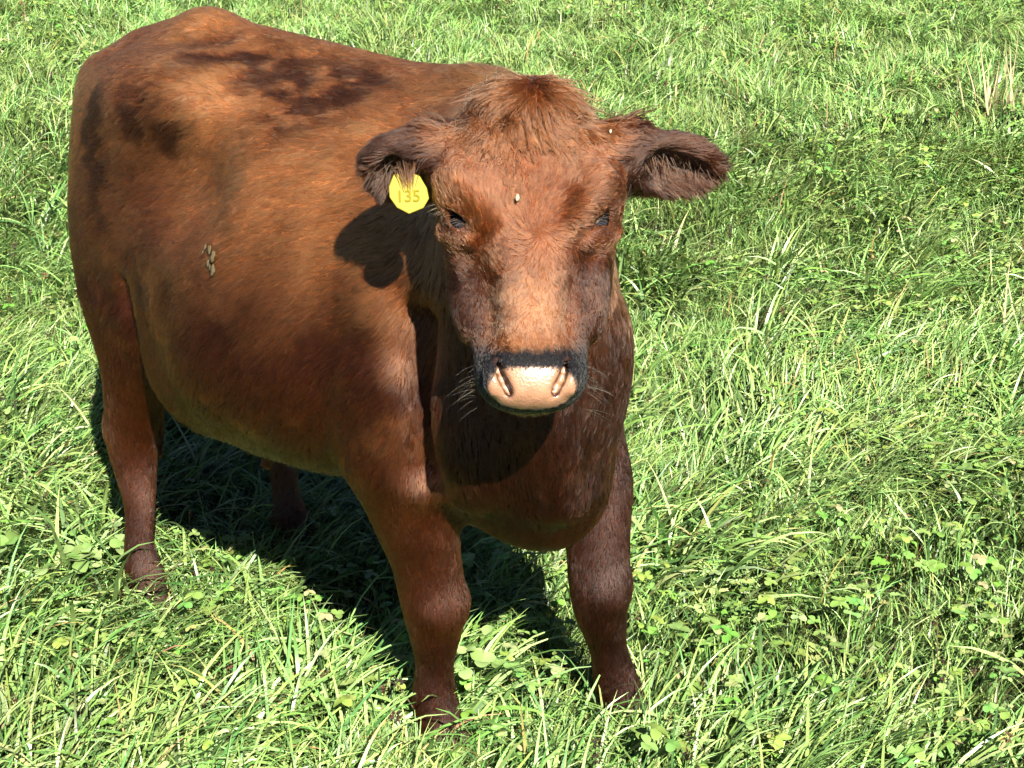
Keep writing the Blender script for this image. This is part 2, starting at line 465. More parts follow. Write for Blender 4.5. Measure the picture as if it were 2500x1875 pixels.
def coat_colour(PL, g):
    """hide colours (linear), with a lit top and shaded underparts painted in"""
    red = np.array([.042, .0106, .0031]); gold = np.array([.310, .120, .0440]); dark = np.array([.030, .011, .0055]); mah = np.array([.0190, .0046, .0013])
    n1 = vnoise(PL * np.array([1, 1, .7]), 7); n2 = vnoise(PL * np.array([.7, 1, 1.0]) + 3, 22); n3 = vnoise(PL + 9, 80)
    topside = smooth01(PL[:, 2], .66, 1.20)  # lit back and shaded lower body put into the coat colour
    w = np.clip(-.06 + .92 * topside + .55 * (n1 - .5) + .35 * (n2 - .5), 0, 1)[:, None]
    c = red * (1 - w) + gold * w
    # darker smudges on the near flank, hip and back, and painted shade below the hip bone
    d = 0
    for c0, rad, wgt in SMUDGES_SHADE: d = d + wgt * gauss(PL, c0, rad)
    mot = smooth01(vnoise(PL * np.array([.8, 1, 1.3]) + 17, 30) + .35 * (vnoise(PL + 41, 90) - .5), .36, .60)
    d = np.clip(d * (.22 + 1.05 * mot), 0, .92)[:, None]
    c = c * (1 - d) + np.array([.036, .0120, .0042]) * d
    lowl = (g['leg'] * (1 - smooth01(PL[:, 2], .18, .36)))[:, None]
    c = c * (1 - .8 * g['leg'][:, None]) + .8 * g['leg'][:, None] * (np.array([.048, .0120, .0026]) * (.45 + .7 * n1[:, None] + .4 * n2[:, None]))  # brown of the legs, with shade worked into the colour
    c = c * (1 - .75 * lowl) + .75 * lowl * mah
    chest = (smooth01(PL[:, 0], -.02, .10) * (1 - smooth01(PL[:, 2], .85, 1.05)) * (1 - g['head']) * (1 - g['ears']))[:, None]  # shade painted into the coat of chest and lower neck
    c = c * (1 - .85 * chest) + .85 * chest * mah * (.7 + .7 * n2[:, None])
    # face
    f = g['face'][:, None]
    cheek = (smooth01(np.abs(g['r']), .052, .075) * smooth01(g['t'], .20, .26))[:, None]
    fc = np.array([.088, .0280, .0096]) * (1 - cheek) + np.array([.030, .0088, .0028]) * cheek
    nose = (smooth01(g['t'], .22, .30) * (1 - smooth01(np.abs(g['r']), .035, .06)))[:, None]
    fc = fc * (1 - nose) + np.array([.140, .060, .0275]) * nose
    kn = (1 - smooth01(g['t'] + .35 * np.abs(g['r']) + .12 * (n2 - .5), .05, .14))[:, None]
    fc = fc * (1 - kn) + np.array([.085, .029, .0095]) * kn
    lids = np.zeros(len(PL))
    for sg in (-1, 1):
        lids = np.maximum(lids, np.exp(-(((np.abs(g['r'] - sg * .088)) / .020) ** 2 + ((g['t'] - .222 + 0) / .016) ** 2)))
    ed = np.min([np.linalg.norm(PL - e_, axis=1) for e_ in EYES], axis=0)
    ew = (1 - smooth01(ed, .024, .040))[:, None] * .8
    fc = fc * (1 - ew) + np.array([.030, .0115, .0060]) * ew
    fc = fc * (.75 + .5 * n2[:, None])
    c = c * (1 - f) + fc * f
    e = g['ears'][:, None]
    c = c * (1 - e) + e * (np.array([.022, .0062, .0019]) * (.7 + .6 * n2[:, None]))
    c = c * (1 - g['inner'][:, None] * .6) + g['inner'][:, None] * .6 * np.array([.028, .013, .0075])
    c = c * (1 - g['rim'][:, None]) + g['rim'][:, None] * np.array([.0070, .0070, .0085])
    c = c * (.82 + .36 * n3[:, None])
    return np.clip(c, 0, 1)

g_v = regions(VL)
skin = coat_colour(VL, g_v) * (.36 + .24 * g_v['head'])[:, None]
padc = np.array([.165, .088, .052]) * (.85 + .3 * vnoise(VL, 120)[:, None])
sl = np.zeros(len(VL))
skin = skin * (1 - g_v['pad'][:, None]) + padc * g_v['pad'][:, None]
# dark inside of the nostrils
nos = np.zeros(len(VL))
for sg in (-1, 1):
    for i in range(4):
        a_, b_ = H(sg * surf[i][0], surf[i][1], surf[i][2] - .010), H(sg * surf[i + 1][0], surf[i + 1][1], surf[i + 1][2] - .010)
        e_ = b_ - a_; t_ = np.clip((VL - a_) @ e_ / (e_ @ e_), 0, 1)
        nos = np.maximum(nos, 1 - smooth01(np.linalg.norm(VL - a_ - t_[:, None] * e_, axis=1), .0070, .0100))
skin = skin * (1 - nos[:, None]) + nos[:, None] * np.array([.018, .007, .005])
# bare pink skin inside the ears
pink = np.zeros(len(VL))
for c, R, L in (earL, earR):
    e = (VL - c) @ R.T
    pink = np.maximum(pink, np.exp(-(((e[:, 0] - .01) / .03) ** 2 + ((e[:, 1]) / .018) ** 2)) * (g_v['inner'] > .5))
skin = skin * (1 - .7 * pink[:, None]) + .7 * pink[:, None] * np.array([.22, .075, .035])

# body mesh
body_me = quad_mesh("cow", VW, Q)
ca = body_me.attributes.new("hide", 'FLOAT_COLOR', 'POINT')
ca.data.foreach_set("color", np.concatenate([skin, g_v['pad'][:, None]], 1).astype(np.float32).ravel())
m_hide, nt, bs = new_mat("hide")
at = node(nt, "ShaderNodeAttribute", attribute_name="hide")
nz = node(nt, "ShaderNodeTexNoise"); nz.inputs["Scale"].default_value = 420; nz.inputs["Detail"].default_value = 3
bm_ = node(nt, "ShaderNodeBump"); bm_.inputs["Strength"].default_value = .32; bm_.inputs["Distance"].default_value = .0015
vz = node(nt, "ShaderNodeTexVoronoi"); vz.inputs["Scale"].default_value = 330
ad = node(nt, "ShaderNodeMath", operation='ADD'); nt.links.new(nz.outputs["Fac"], ad.inputs[0]); nt.links.new(vz.outputs["Distance"], ad.inputs[1])
nt.links.new(ad.outputs[0], bm_.inputs["Height"]); nt.links.new(bm_.outputs[0], bs.inputs["Normal"])
nt.links.new(at.outputs["Color"], bs.inputs["Base Color"])
mr = node(nt, "ShaderNodeMapRange"); nt.links.new(at.outputs["Alpha"], mr.inputs["Value"])
mr.inputs["To Min"].default_value = .75; mr.inputs["To Max"].default_value = .33
nt.links.new(mr.outputs[0], bs.inputs["Roughness"])
ms = node(nt, "ShaderNodeMapRange"); nt.links.new(at.outputs["Alpha"], ms.inputs["Value"])
ms.inputs["To Min"].default_value = .05; ms.inputs["To Max"].default_value = .5
nt.links.new(ms.outputs[0], bs.inputs["Specular IOR Level"])
body_me.materials.append(m_hide)
cow = bpy.data.objects.new("cow", body_me); COL.objects.link(cow)
tag(cow, "chestnut brown cow with pink nose and yellow ear tag facing the camera", "cow")

# ------------------------------------------------------------------ fur
NH = 460000
tri_a = np.linalg.norm(fn_, axis=1) * .5
fc_l = VL[Q].mean(1); g_f = regions(fc_l)
vis = np.einsum('ij,ij->i', VN[Q[:, 0]], (np.array([0, 0, CAM_H]) - l2w(fc_l)) / np.linalg.norm(np.array([0, 0, CAM_H]) - l2w(fc_l), axis=1, keepdims=True))
dens = tri_a * (1 + 1.5 * g_f['head'] + 1.6 * g_f['ears'] + .7 * g_f['leg']) * (1 - g_f['pad'] ** .5) * np.where(vis < -.35, .35, 1.0)
dens *= np.where(fc_l[:, 2] < .05, 0, 1)
for sg, e in zip((-1, 1), EYES):                                   # keep the eyes clear
    dens *= smooth01(np.linalg.norm(fc_l - e, axis=1), .0225, .030)
pick = np.searchsorted(np.cumsum(dens) / dens.sum(), rng.random(NH)).clip(0, len(Q) - 1)
uv = rng.random((NH, 2))
A, B, C_, D_ = (VL[Q[pick, j]] for j in range(4))
u, v = uv[:, :1], uv[:, 1:]
root = A * (1 - u) * (1 - v) + B * u * (1 - v) + C_ * u * v + D_ * (1 - u) * v
NL = VN @ CB.T
nrm = (NL[Q[pick, 0]] * (1 - u) * (1 - v) + NL[Q[pick, 1]] * u * (1 - v) + NL[Q[pick, 2]] * u * v + NL[Q[pick, 3]] * (1 - u) * v)
nrm /= np.linalg.norm(nrm, axis=1, keepdims=True)
g = regions(root)
def vec(a): return np.tile(np.array(a, float), (NH, 1))
def mix(a, b, w): return a * (1 - w[:, None]) + b * w[:, None]
d = vec((-1, 0, -.45))
d = mix(d, vec((-.55, 0, -1)), 1 - smooth01(root[:, 2], .55, 1.05))
d = mix(d, vec((-.10, 0, -1)), smooth01(root[:, 0], -.08, .08))
d = mix(d, vec((-.12, 0, -1)), g['leg'])
d = mix(d, vec((-.55, 0, -.75)), g['belly'])
# face: rosette between the eyes, topknot falling from the poll
rr = np.stack([g['r'] - .012, (g['t'] - .205)], 1)
ang = rr / (np.linalg.norm(rr, axis=1, keepdims=True) + 1e-4)
sw = np.stack([ang[:, 0] - .5 * ang[:, 1], ang[:, 1] + .5 * ang[:, 0]], 1)
fd = sw[:, :1] * hR + sw[:, 1:] * hT
kn = np.stack([g['r'] * 1.6, (g['t'] + .03)], 1); kn /= np.linalg.norm(kn, axis=1, keepdims=True) + 1e-4
kd = kn[:, :1] * hR + kn[:, 1:] * hT
knot = 1 - smooth01(g['t'] + .30 * np.abs(g['r']) + .16 * (vnoise(root + 31, 30) - .5) + .05 * rng.normal(0, .4, NH), .06, .13)
fd = mix(fd, kd, knot)
fd = mix(fd, (vec(hT) + np.sign(g['r'])[:, None] * .25 * hR), smooth01(g['t'], .24, .30))
d = mix(d, fd, g['head'])
for c, R, L in (earL, earR):
    e = (root - c) @ R.T
    w = g['ears'] * (np.abs(e[:, 0]) < L / 2 + .05)
    d = mix(d, R[0] * 1.0 + np.sign(e[:, 1])[:, None] * R[1] * .5 + np.array([0, 0, -.35]), w * (np.linalg.norm(root - c, axis=1) < .16))
wob = np.stack([vnoise(root + k, 16) for k in (1, 5, 9)], 1) - .5
wob2 = np.stack([vnoise(root + k, 60) for k in (2, 6, 11)], 1) - .5
amp = .45 + .9 * g['head'] + .5 * g['ears'] - .05 * g['leg']
d = d / np.linalg.norm(d, axis=1, keepdims=True) + wob * amp[:, None] * .9 + wob2 * amp[:, None] * .8 + rng.normal(0, .13, (NH, 3))
d -= nrm * (d * nrm).sum(1, keepdims=True)
d /= np.linalg.norm(d, axis=1, keepdims=True) + 1e-9
ln = .026 + .006 * (vnoise(root, 9) - .5)
ln = ln * (1 - .25 * g['leg'])
ln = ln + .040 * g['belly'] * rng.random(NH) ** 1.5 - .002
ln = ln * (1 - g['face']) + g['face'] * (.0125 + .026 * knot * smooth01(-g['t'], -.13, -.02) + .008 * smooth01(-np.abs(g['t'] - .16), -.07, 0))
ln = ln * (1 - .25 * g['face'] * smooth01(g['t'], .26, .33))
ln = np.where(g['ears'] > .3, .018 + .016 * (vnoise(root, 40)), ln)
crest = np.exp(-(root[:, 1] - (-.02)) ** 2 / .0016) * smooth01(root[:, 0], -.20, -.05) * smooth01(root[:, 2], 1.1, 1.2)
ln = ln + .03 * crest * rng.random(NH) ** 2
stray = (rng.random(NH) < .02) & (g['t'] < .05) & (g['head'] > .3)
ln = np.where(stray, ln + .03, ln)
ln = ln * (1 - .55 * smooth01(g['rim'], .5, 1))
neardist = np.min([np.linalg.norm(root - e, axis=1) for e in EYES], axis=0)
ln = ln * (.28 + .72 * smooth01(neardist, .024, .060))
ln *= rng.uniform(.7, 1.2, NH)
lift = .17 + .12 * rng.random(NH) + .07 * g['face'] + .16 * knot * g['face'] + .35 * crest + .45 * stray + .15 * g['belly'] + .25 * g['ears'] + .04 * g['leg']
# clumps: tips lean towards a neighbour's tip
from mathutils import kdtree
NCL = 95000
cl = rng.choice(NH, NCL, replace=False)
kd_ = kdtree.KDTree(NCL)
for i, k in enumerate(cl): kd_.insert(root[k], i)
kd_.balance()
near = np.array([kd_.find(p)[1] for p in root])
tip_rel = d * ln[:, None] + nrm * (lift * .45 * ln)[:, None]
ck = cl[near]
tgt = root[ck] + tip_rel[ck]
pull = np.clip(.55 + .15 * g['head'] + .25 * knot * g['head'] + .15 * g['belly'] - .1 * g['leg'], 0, .88) * (np.linalg.norm(root[ck] - root, axis=1) < .03)
NP = 4
pts = np.zeros((NH, NP, 3))
wav = np.cross(nrm, d)
ph = rng.random(NH) * 6.28
for i in range(NP):
    s_ = i / (NP - 1)
    p = root - nrm * .0004 + d * (ln * s_)[:, None] + nrm * (lift * ln * (s_ - .55 * s_ * s_))[:, None]
    p += wav * (np.sin(ph + s_ * 4) * ln * .05 * s_)[:, None]
    w_ = pull * s_ ** 1.6
    pts[:, i] = p * (1 - w_[:, None]) + (root * (1 - s_) + tgt * s_ + nrm * (lift * ln * .2 * s_ * (1 - s_))[:, None]) * w_[:, None]
clv = 1 + (rng.uniform(-.36, .36, NCL)[near] * (1 - .35 * g['leg']))[:, None]
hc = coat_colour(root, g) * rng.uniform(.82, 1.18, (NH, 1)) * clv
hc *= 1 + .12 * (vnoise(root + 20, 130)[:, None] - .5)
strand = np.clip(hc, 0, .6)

def hair_object(name, P, colour, r0, r1, mat, parent):
    n, k = P.shape[:2]
    h = bpy.data.hair_curves.new(name)
    h.add_curves([k] * n)
    h.attributes["position"].data.foreach_set("vector", np.ascontiguousarray(P.reshape(-1, 3), np.float32).ravel())
    ra = h.attributes.get("radius") or h.attributes.new("radius", 'FLOAT', 'POINT')
    prof = np.linspace(0, 1, k) ** 1.5
    rad = (np.asarray(r0).reshape(-1, 1) * (1 - prof) + r1 * prof) * np.ones((n, 1))
    ra.data.foreach_set("value", rad.astype(np.float32).ravel())
    a = h.attributes.new("hcol", 'FLOAT_COLOR', 'CURVE')
    a.data.foreach_set("color", np.concatenate([colour, np.ones((n, 1))], 1).astype(np.float32).ravel())
    h.materials.append(mat)
    o = bpy.data.objects.new(name, h); COL.objects.link(o); o.parent = parent
    return o

m_fur = bpy.data.materials.new("fur"); m_fur.use_nodes = True
nt = m_fur.node_tree; nt.nodes.clear()
out = node(nt, "ShaderNodeOutputMaterial")
hb = node(nt, "ShaderNodeBsdfHairPrincipled", model='CHIANG', parametrization='COLOR')
at = node(nt, "ShaderNodeAttribute", attribute_name="hcol")
gm = node(nt, "ShaderNodeMixRGB", blend_type='MULTIPLY'); gm.inputs[0].default_value = 1
hi = node(nt, "ShaderNodeHairInfo")
rmp = node(nt, "ShaderNodeValToRGB")                                # roots are darker than sun-bleached tips
rmp.color_ramp.elements[0].color = (.74, .70, .66, 1); rmp.color_ramp.elements[1].color = (1.06, 1.04, 1.0, 1)
nt.links.new(hi.outputs["Intercept"], rmp.inputs[0])
nt.links.new(at.outputs["Color"], gm.inputs[1]); nt.links.new(rmp.outputs[0], gm.inputs[2])
nt.links.new(gm.outputs[0], hb.inputs["Color"])
hb.inputs["Roughness"].default_value = .38; hb.inputs["Radial Roughness"].default_value = .6; hb.inputs["IOR"].default_value = 1.33
nt.links.new(hb.outputs[0], out.inputs[0])
scene.cycles_curves.shape = 'RIBBONS'
fur = hair_object("fur", l2w(pts), strand, .00058 * (1 - .1 * g['leg']), .00014, m_fur, cow)
tag(fur, "short wavy chestnut coat", kind="stuff")
# ------------------------------------------------------------------ the meadow
def ground_z(x, y):
    d = np.maximum(np.asarray(y, float) - 3.8, 0)
    z = np.where(d < 2, .055 * d * d, .22 + .22 * (d - 2))
    z = np.where(d > 20, 4.18 + .02 * (d - 20), z)
    return z

gx = np.concatenate([np.linspace(-160, -14, 12), np.linspace(-12, 12, 61), np.linspace(14, 160, 12)])
gy = np.concatenate([np.linspace(-40, 0, 8), np.linspace(.4, 32, 100), np.linspace(36, 260, 16)])
GX, GY = np.meshgrid(gx, gy, indexing='ij')
GP = np.stack([GX.ravel(), GY.ravel()], 1)
GZ = ground_z(GP[:, 0], GP[:, 1]) + .012 * (vnoise(np.c_[GP, GP[:, 0] * 0], 2.2) - .5)
nx, ny = len(gx), len(gy)
ii = (np.arange(nx - 1)[:, None] * ny + np.arange(ny - 1)).ravel()
gme = quad_mesh("ground", np.c_[GP, GZ], np.stack([ii, ii + ny, ii + ny + 1, ii + 1], 1))
m_ground, nt, bs = new_mat("soil_and_turf")
tc = node(nt, "ShaderNodeTexCoord")
n1 = node(nt, "ShaderNodeTexNoise"); n1.inputs["Scale"].default_value = 38; n1.inputs["Detail"].default_value = 8; n1.inputs["Roughness"].default_value = .7
rp = node(nt, "ShaderNodeValToRGB")
rp.color_ramp.elements[0].position = .35; rp.color_ramp.elements[0].color = (.008, .010, .004, 1)
rp.color_ramp.elements[1].position = .72; rp.color_ramp.elements[1].color = (.045, .075, .016, 1)
e = rp.color_ramp.elements.new(.5); e.color = (.022, .028, .010, 1)
nt.links.new(tc.outputs["Object"], n1.inputs["Vector"]); nt.links.new(n1.outputs["Fac"], rp.inputs[0]); nt.links.new(rp.outputs[0], bs.inputs["Base Color"])
bs.inputs["Roughness"].default_value = .95; bs.inputs["Specular IOR Level"].default_value = .1
b2 = node(nt, "ShaderNodeBump"); b2.inputs["Distance"].default_value = .03; nt.links.new(n1.outputs["Fac"], b2.inputs["Height"]); nt.links.new(b2.outputs[0], bs.inputs["Normal"])
gme.materials.append(m_ground)
ground = bpy.data.objects.new("ground", gme); COL.objects.link(ground)
tag(ground, kind="structure")

def leaf_material(name, spec=.4, rough=.42, trans=.32):
    m, nt, bs = new_mat(name)
    at = node(nt, "ShaderNodeAttribute", attribute_name="bcol")
    oi = node(nt, "ShaderNodeObjectInfo")
    hs = node(nt, "ShaderNodeHueSaturation")
    h1 = node(nt, "ShaderNodeMapRange"); h1.inputs["To Min"].default_value = .485; h1.inputs["To Max"].default_value = .510
    v1 = node(nt, "ShaderNodeMapRange"); v1.inputs["To Min"].default_value = .8; v1.inputs["To Max"].default_value = 1.2
    nt.links.new(oi.outputs["Random"], h1.inputs["Value"]); nt.links.new(oi.outputs["Random"], v1.inputs["Value"])
    nt.links.new(h1.outputs[0], hs.inputs["Hue"]); nt.links.new(v1.outputs[0], hs.inputs["Value"])
    nt.links.new(at.outputs["Color"], hs.inputs["Color"]); nt.links.new(hs.outputs[0], bs.inputs["Base Color"])
    bs.inputs["Roughness"].default_value = rough; bs.inputs["Specular IOR Level"].default_value = spec
    tr = node(nt, "ShaderNodeBsdfTranslucent"); tm = node(nt, "ShaderNodeMixRGB", blend_type='MULTIPLY'); tm.inputs[0].default_value = 1
    tm.inputs[2].default_value = (1.25, 1.25, .6, 1)
    nt.links.new(hs.outputs[0], tm.inputs[1]); nt.links.new(tm.outputs[0], tr.inputs["Color"])
    mx = node(nt, "ShaderNodeMixShader"); mx.inputs[0].default_value = trans
    nt.links.new(bs.outputs[0], mx.inputs[1]); nt.links.new(tr.outputs[0], mx.inputs[2])
    nt.links.new(mx.outputs[0], nt.nodes["Material Output"].inputs["Surface"])
    return m
m_grass = leaf_material("grass_blade", .30, .42, .20)
m_clover = leaf_material("clover_leaf", spec=.2, rough=.55, trans=.2)

class Soup:
    def __init__(s): s.v, s.f, s.c = [], [], []
    def strip(s, L, R, col):
        o = len(s.v)
        for a, b in zip(L, R): s.v += [a, b]
        n = len(L)
        for i in range(n - 1): s.f.append((o + 2 * i, o + 2 * i + 1, o + 2 * i + 3, o + 2 * i + 2))
        s.c += list(col) if hasattr(col[0], '__len__') else [col] * (2 * n)
    def poly(s, pts, faces, col):
        o = len(s.v); s.v += pts; s.f += [tuple(o + k for k in f) for f in faces]; s.c += [col] * len(pts)
    def mesh(s, name, mat):
        me = bpy.data.meshes.new(name)
        me.from_pydata([tuple(map(float, v)) for v in s.v], [], s.f)
        a = me.attributes.new("bcol", 'FLOAT_COLOR', 'POINT')
        a.data.foreach_set("color", np.c_[np.array(s.c, float), np.ones(len(s.c))].astype(np.float32).ravel())
        me.materials.append(mat); me.shade_smooth()
        return me

GREENS = [(c[0] * .86, c[1] * 1.01, c[2] * 1.12) for c in [(.130, .190, .044), (.155, .212, .055), (.185, .236, .070), (.090, .145, .036), (.210, .252, .088), (.042, .078, .018), (.160, .215, .060), (.060, .105, .026)]]
DRY = [(.26, .19, .085), (.20, .15, .07), (.17, .17, .06)]
rb = random.Random(7)
def blade(S, base, phi, length, width, bend, start=.15, twist=0., col=(.1, .2, .03), seg=5):
    """one arching blade: bends over by `bend` radians towards phi"""
    L, R, C = [], [], []
    p = np.array(base, float); th = start
    dirh = np.array([math.cos(phi), math.sin(phi), 0]); sd = np.array([-math.sin(phi), math.cos(phi), 0])
    for i in range(seg + 1):
        t = i / seg
        w = width * .5 * (1 - t ** 2.2) * (.75 + .5 * min(1, t * 3)) + .0002
        ax = dirh * math.sin(th) + np.array([0, 0, math.cos(th)])
        nn = np.cross(ax, sd)
        s_ = sd * math.cos(twist * t + .35 * math.sin(9 * phi)) + nn * math.sin(twist * t + .35 * math.sin(9 * phi))
        L.append(p - s_ * w); R.append(p + s_ * w)
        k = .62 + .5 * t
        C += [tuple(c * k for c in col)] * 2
        p = p + ax * (length / seg); th += bend / seg * (.5 + 1.0 * t)
    S.strip(L, R, C)

def tuft(kind, seed):
    rb.seed(seed); S = Soup()
    n, l0, l1, w0, w1, rad, lean = {'tangle': (46, .16, .33, .0042, .0082, .085, 1.0), 'upright': (42, .09, .20, .0038, .0070, .075, .45),
                                    'fine': (56, .08, .17, .0024, .0044, .085, .6), 'broad': (20, .20, .38, .007, .012, .07, .95)}[kind]
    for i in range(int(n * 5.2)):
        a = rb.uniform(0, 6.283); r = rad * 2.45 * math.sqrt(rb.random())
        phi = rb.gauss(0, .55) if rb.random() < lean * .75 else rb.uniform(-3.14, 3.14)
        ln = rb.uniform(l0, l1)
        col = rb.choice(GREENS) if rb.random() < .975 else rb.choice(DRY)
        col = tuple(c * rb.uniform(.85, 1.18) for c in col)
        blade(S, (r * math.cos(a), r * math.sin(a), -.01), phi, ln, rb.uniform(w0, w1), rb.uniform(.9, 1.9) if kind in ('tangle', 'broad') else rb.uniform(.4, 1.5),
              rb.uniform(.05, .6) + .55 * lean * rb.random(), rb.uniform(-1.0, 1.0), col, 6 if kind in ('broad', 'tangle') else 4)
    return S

def leaflet(S, c, phi, size, tilt, col, seg=5):
    """obovate leaflet from c outward along phi, folded a little along the midrib"""
    d = np.array([math.cos(phi), math.sin(phi), 0]); sd = np.array([-math.sin(phi), math.cos(phi), 0]); up = np.array([0, 0, 1.0])
    mid, le, ri = [], [], []
    for i in range(seg + 1):
        t = i / seg
        w = size * .50 * math.sin(math.pi * (t * .83 + .05)) ** .8
        z = size * (tilt * t - .25 * t * t)
        m = np.array(c) + d * size * t + up * z
        mid.append(m); le.append(m + sd * w + up * w * .22); ri.append(m - sd * w + up * w * .22)
    v = le + mid + ri; n = seg + 1
    f = [(i, n + i, n + i + 1, i + 1) for i in range(seg)] + [(n + i, 2 * n + i, 2 * n + i + 1, n + i + 1) for i in range(seg)]
    S.poly(v, f, col)

CLOVER = [(.105, .185, .040), (.128, .205, .055), (.085, .160, .034), (.165, .228, .085)]
def clover_patch(seed, n=13):
    rb.seed(seed); S = Soup()
    for i in range(n):
        a = rb.uniform(0, 6.283); r = .10 * math.sqrt(rb.random()); h = rb.uniform(.05, .125)
        b = np.array([r * math.cos(a), r * math.sin(a), 0]); top = b + np.array([rb.gauss(0, .02), rb.gauss(0, .02), h])
        col = tuple(c * rb.uniform(.8, 1.2) for c in rb.choice(CLOVER))
        S.strip([b, (b + top) / 2 + .004, top], [b + .0014, (b + top) / 2 + .0054, top + .001], (.07, .14, .035))
        ph = rb.uniform(0, 6.283); sz = rb.uniform(.010, .019); tl = rb.uniform(-.15, .45)
        for k in range(3): leaflet(S, top, ph + k * 2.094 + rb.gauss(0, .12), sz, tl + rb.gauss(0, .15), col, 4)
    return S

def seedhead(seed):
    """withered flower head on a thin stem"""
    rb.seed(seed); S = Soup()
    for j in range(3):
        x, y = rb.uniform(-.06, .06), rb.uniform(-.06, .06); h = rb.uniform(.06, .14)
        S.strip([(x, y, 0), (x + .01, y, h)], [(x + .0015, y, 0), (x + .0115, y, h)], (.06, .045, .025))
        col = rb.choice([(.030, .017, .014), (.050, .026, .018), (.022, .016, .013), (.085, .040, .026)])
        for q in range(26):
            u = rb.uniform(-1, 1); a = rb.uniform(0, 6.283); w = math.sqrt(1 - u * u)
            dv = np.array([w * math.cos(a), w * math.sin(a), u * 1.1]); c = np.array([x + .01, y, h + .004])
            p = c + dv * .004; t = c + dv * rb.uniform(.008, .0135); s_ = np.cross(dv, (.3, .5, .8)) * .0022
            S.poly([p - s_, p + s_, t], [(0, 1, 2)], tuple(k * rb.uniform(.6, 1.6) for k in col))
    return S

def source(coll, name, S, mat):
    o = bpy.data.objects.new(name, S.mesh(name, mat)); coll.objects.link(o)
src_grass = bpy.data.collections.new("grass_sources"); src_clover = bpy.data.collections.new("clover_sources"); src_heads = bpy.data.collections.new("head_sources")
kinds = ['tangle'] * 5 + ['upright'] * 3 + ['fine'] * 3 + ['broad'] * 3
kinds = kinds + kinds[:5]
for i, kd in enumerate(kinds): source(src_grass, "tuft_%02d" % i, tuft(kd, 100 + i), m_grass)
for i in range(6): source(src_clover, "patch_%02d" % i, clover_patch(300 + i), m_clover)
m_head = leaf_material("withered_flower", .1, .8, .1)
for i in range(4): source(src_heads, "heads_%02d" % i, seedhead(500 + i), m_head)

def scatter(name, coll, P, rot, scl, idx, label):
    me = bpy.data.meshes.new(name)
    me.vertices.add(len(P)); me.vertices.foreach_set("co", np.ascontiguousarray(P, np.float32).ravel())
    a = me.attributes.new("rot", 'FLOAT_VECTOR', 'POINT'); a.data.foreach_set("vector", np.ascontiguousarray(rot, np.float32).ravel())
    a = me.attributes.new("scl", 'FLOAT', 'POINT'); a.data.foreach_set("value", np.ascontiguousarray(scl, np.float32))
    a = me.attributes.new("idx", 'INT', 'POINT'); a.data.foreach_set("value", np.ascontiguousarray(idx, np.int32))
    o = bpy.data.objects.new(name, me); COL.objects.link(o)
    ng = bpy.data.node_groups.new(name + "_nodes", 'GeometryNodeTree')
    ng.interface.new_socket("Geometry", in_out='INPUT', socket_type='NodeSocketGeometry')
    ng.interface.new_socket("Geometry", in_out='OUTPUT', socket_type='NodeSocketGeometry')
    i_, o_ = ng.nodes.new("NodeGroupInput"), ng.nodes.new("NodeGroupOutput")
    ci = ng.nodes.new("GeometryNodeCollectionInfo"); ci.inputs[0].default_value = coll
    ci.inputs["Separate Children"].default_value = True; ci.inputs["Reset Children"].default_value = True
    ip = ng.nodes.new("GeometryNodeInstanceOnPoints"); ip.inputs["Pick Instance"].default_value = True
    def na(n, ty):
        k = ng.nodes.new("GeometryNodeInputNamedAttribute"); k.data_type = ty; k.inputs["Name"].default_value = n
        return k.outputs["Attribute"]
    ng.links.new(i_.outputs[0], ip.inputs["Points"]); ng.links.new(ci.outputs[0], ip.inputs["Instance"])
    ng.links.new(na("rot", 'FLOAT_VECTOR'), ip.inputs["Rotation"]); ng.links.new(na("scl", 'FLOAT'), ip.inputs["Scale"]); ng.links.new(na("idx", 'INT'), ip.inputs["Instance Index"])
    ng.links.new(ip.outputs[0], o_.inputs[0])
    md = o.modifiers.new("scatter", 'NODES'); md.node_group = ng
    tag(o, label, name.replace("_", " "), kind="stuff")
    return o

gr = np.random.default_rng(23)
def spots(n_m2, y0, y1, mx=.40, x0=1.3):
    """evenly jittered places over the part of the field that can come into view"""
    c = 1 / math.sqrt(n_m2); hw = mx * y1 + x0
    X, Y = np.meshgrid(np.arange(-hw, hw, c), np.arange(y0, y1, c))
    x = X.ravel() + gr.uniform(-.5, .5, X.size) * c * 1.1; y = Y.ravel() + gr.uniform(-.5, .5, X.size) * c * 1.1
    k = np.abs(x) < mx * y + x0
    x, y = x[k], y[k]
    return np.c_[x, y, ground_z(x, y) - .004]
def lay(P):
    """direction the grass lies in: long swathes, mostly towards the lower right"""
    n = vnoise(np.c_[P[:, :2], P[:, 0] * 0], .9)
    return -.5 + (n - .5) * 3.6
P = np.concatenate([spots(33, 1.5, 4.6), spots(36, 4.6, 9.5), spots(16, 9.5, 14.0, .40, 1.6), spots(4, 14.0, 24.0, .40, 2.0)])
hooves = [l2w((-.085, -.147, 0))[:2], l2w((.12, .144, 0))[:2], l2w((-.94, -.193, 0))[:2], l2w((-.93, .215, 0))[:2]]
ring = np.array([[hx + .13 * math.cos(a), hy + .13 * math.sin(a), -.004] for hx, hy in hooves for a in (-2.6, -1.9, -1.2, -.5)])
P = np.concatenate([P, ring])
n = len(P)
pick_noise = vnoise(np.c_[P[:, :2], P[:, 0] * 0 + 7], 1.7) + gr.normal(0, .16, n)
far = smooth01(P[:, 1], 5, 10)
idx = np.where(pick_noise > .42, gr.integers(0, 5, n), np.where(pick_noise > .28, gr.integers(5, 8, n), gr.integers(8, 11, n)))
idx = np.where((far > .3) & (gr.random(n) < .75), gr.integers(0, 5, n), idx)
idx = np.where((idx < 5) & (gr.random(n) < .5), idx + 14, idx)
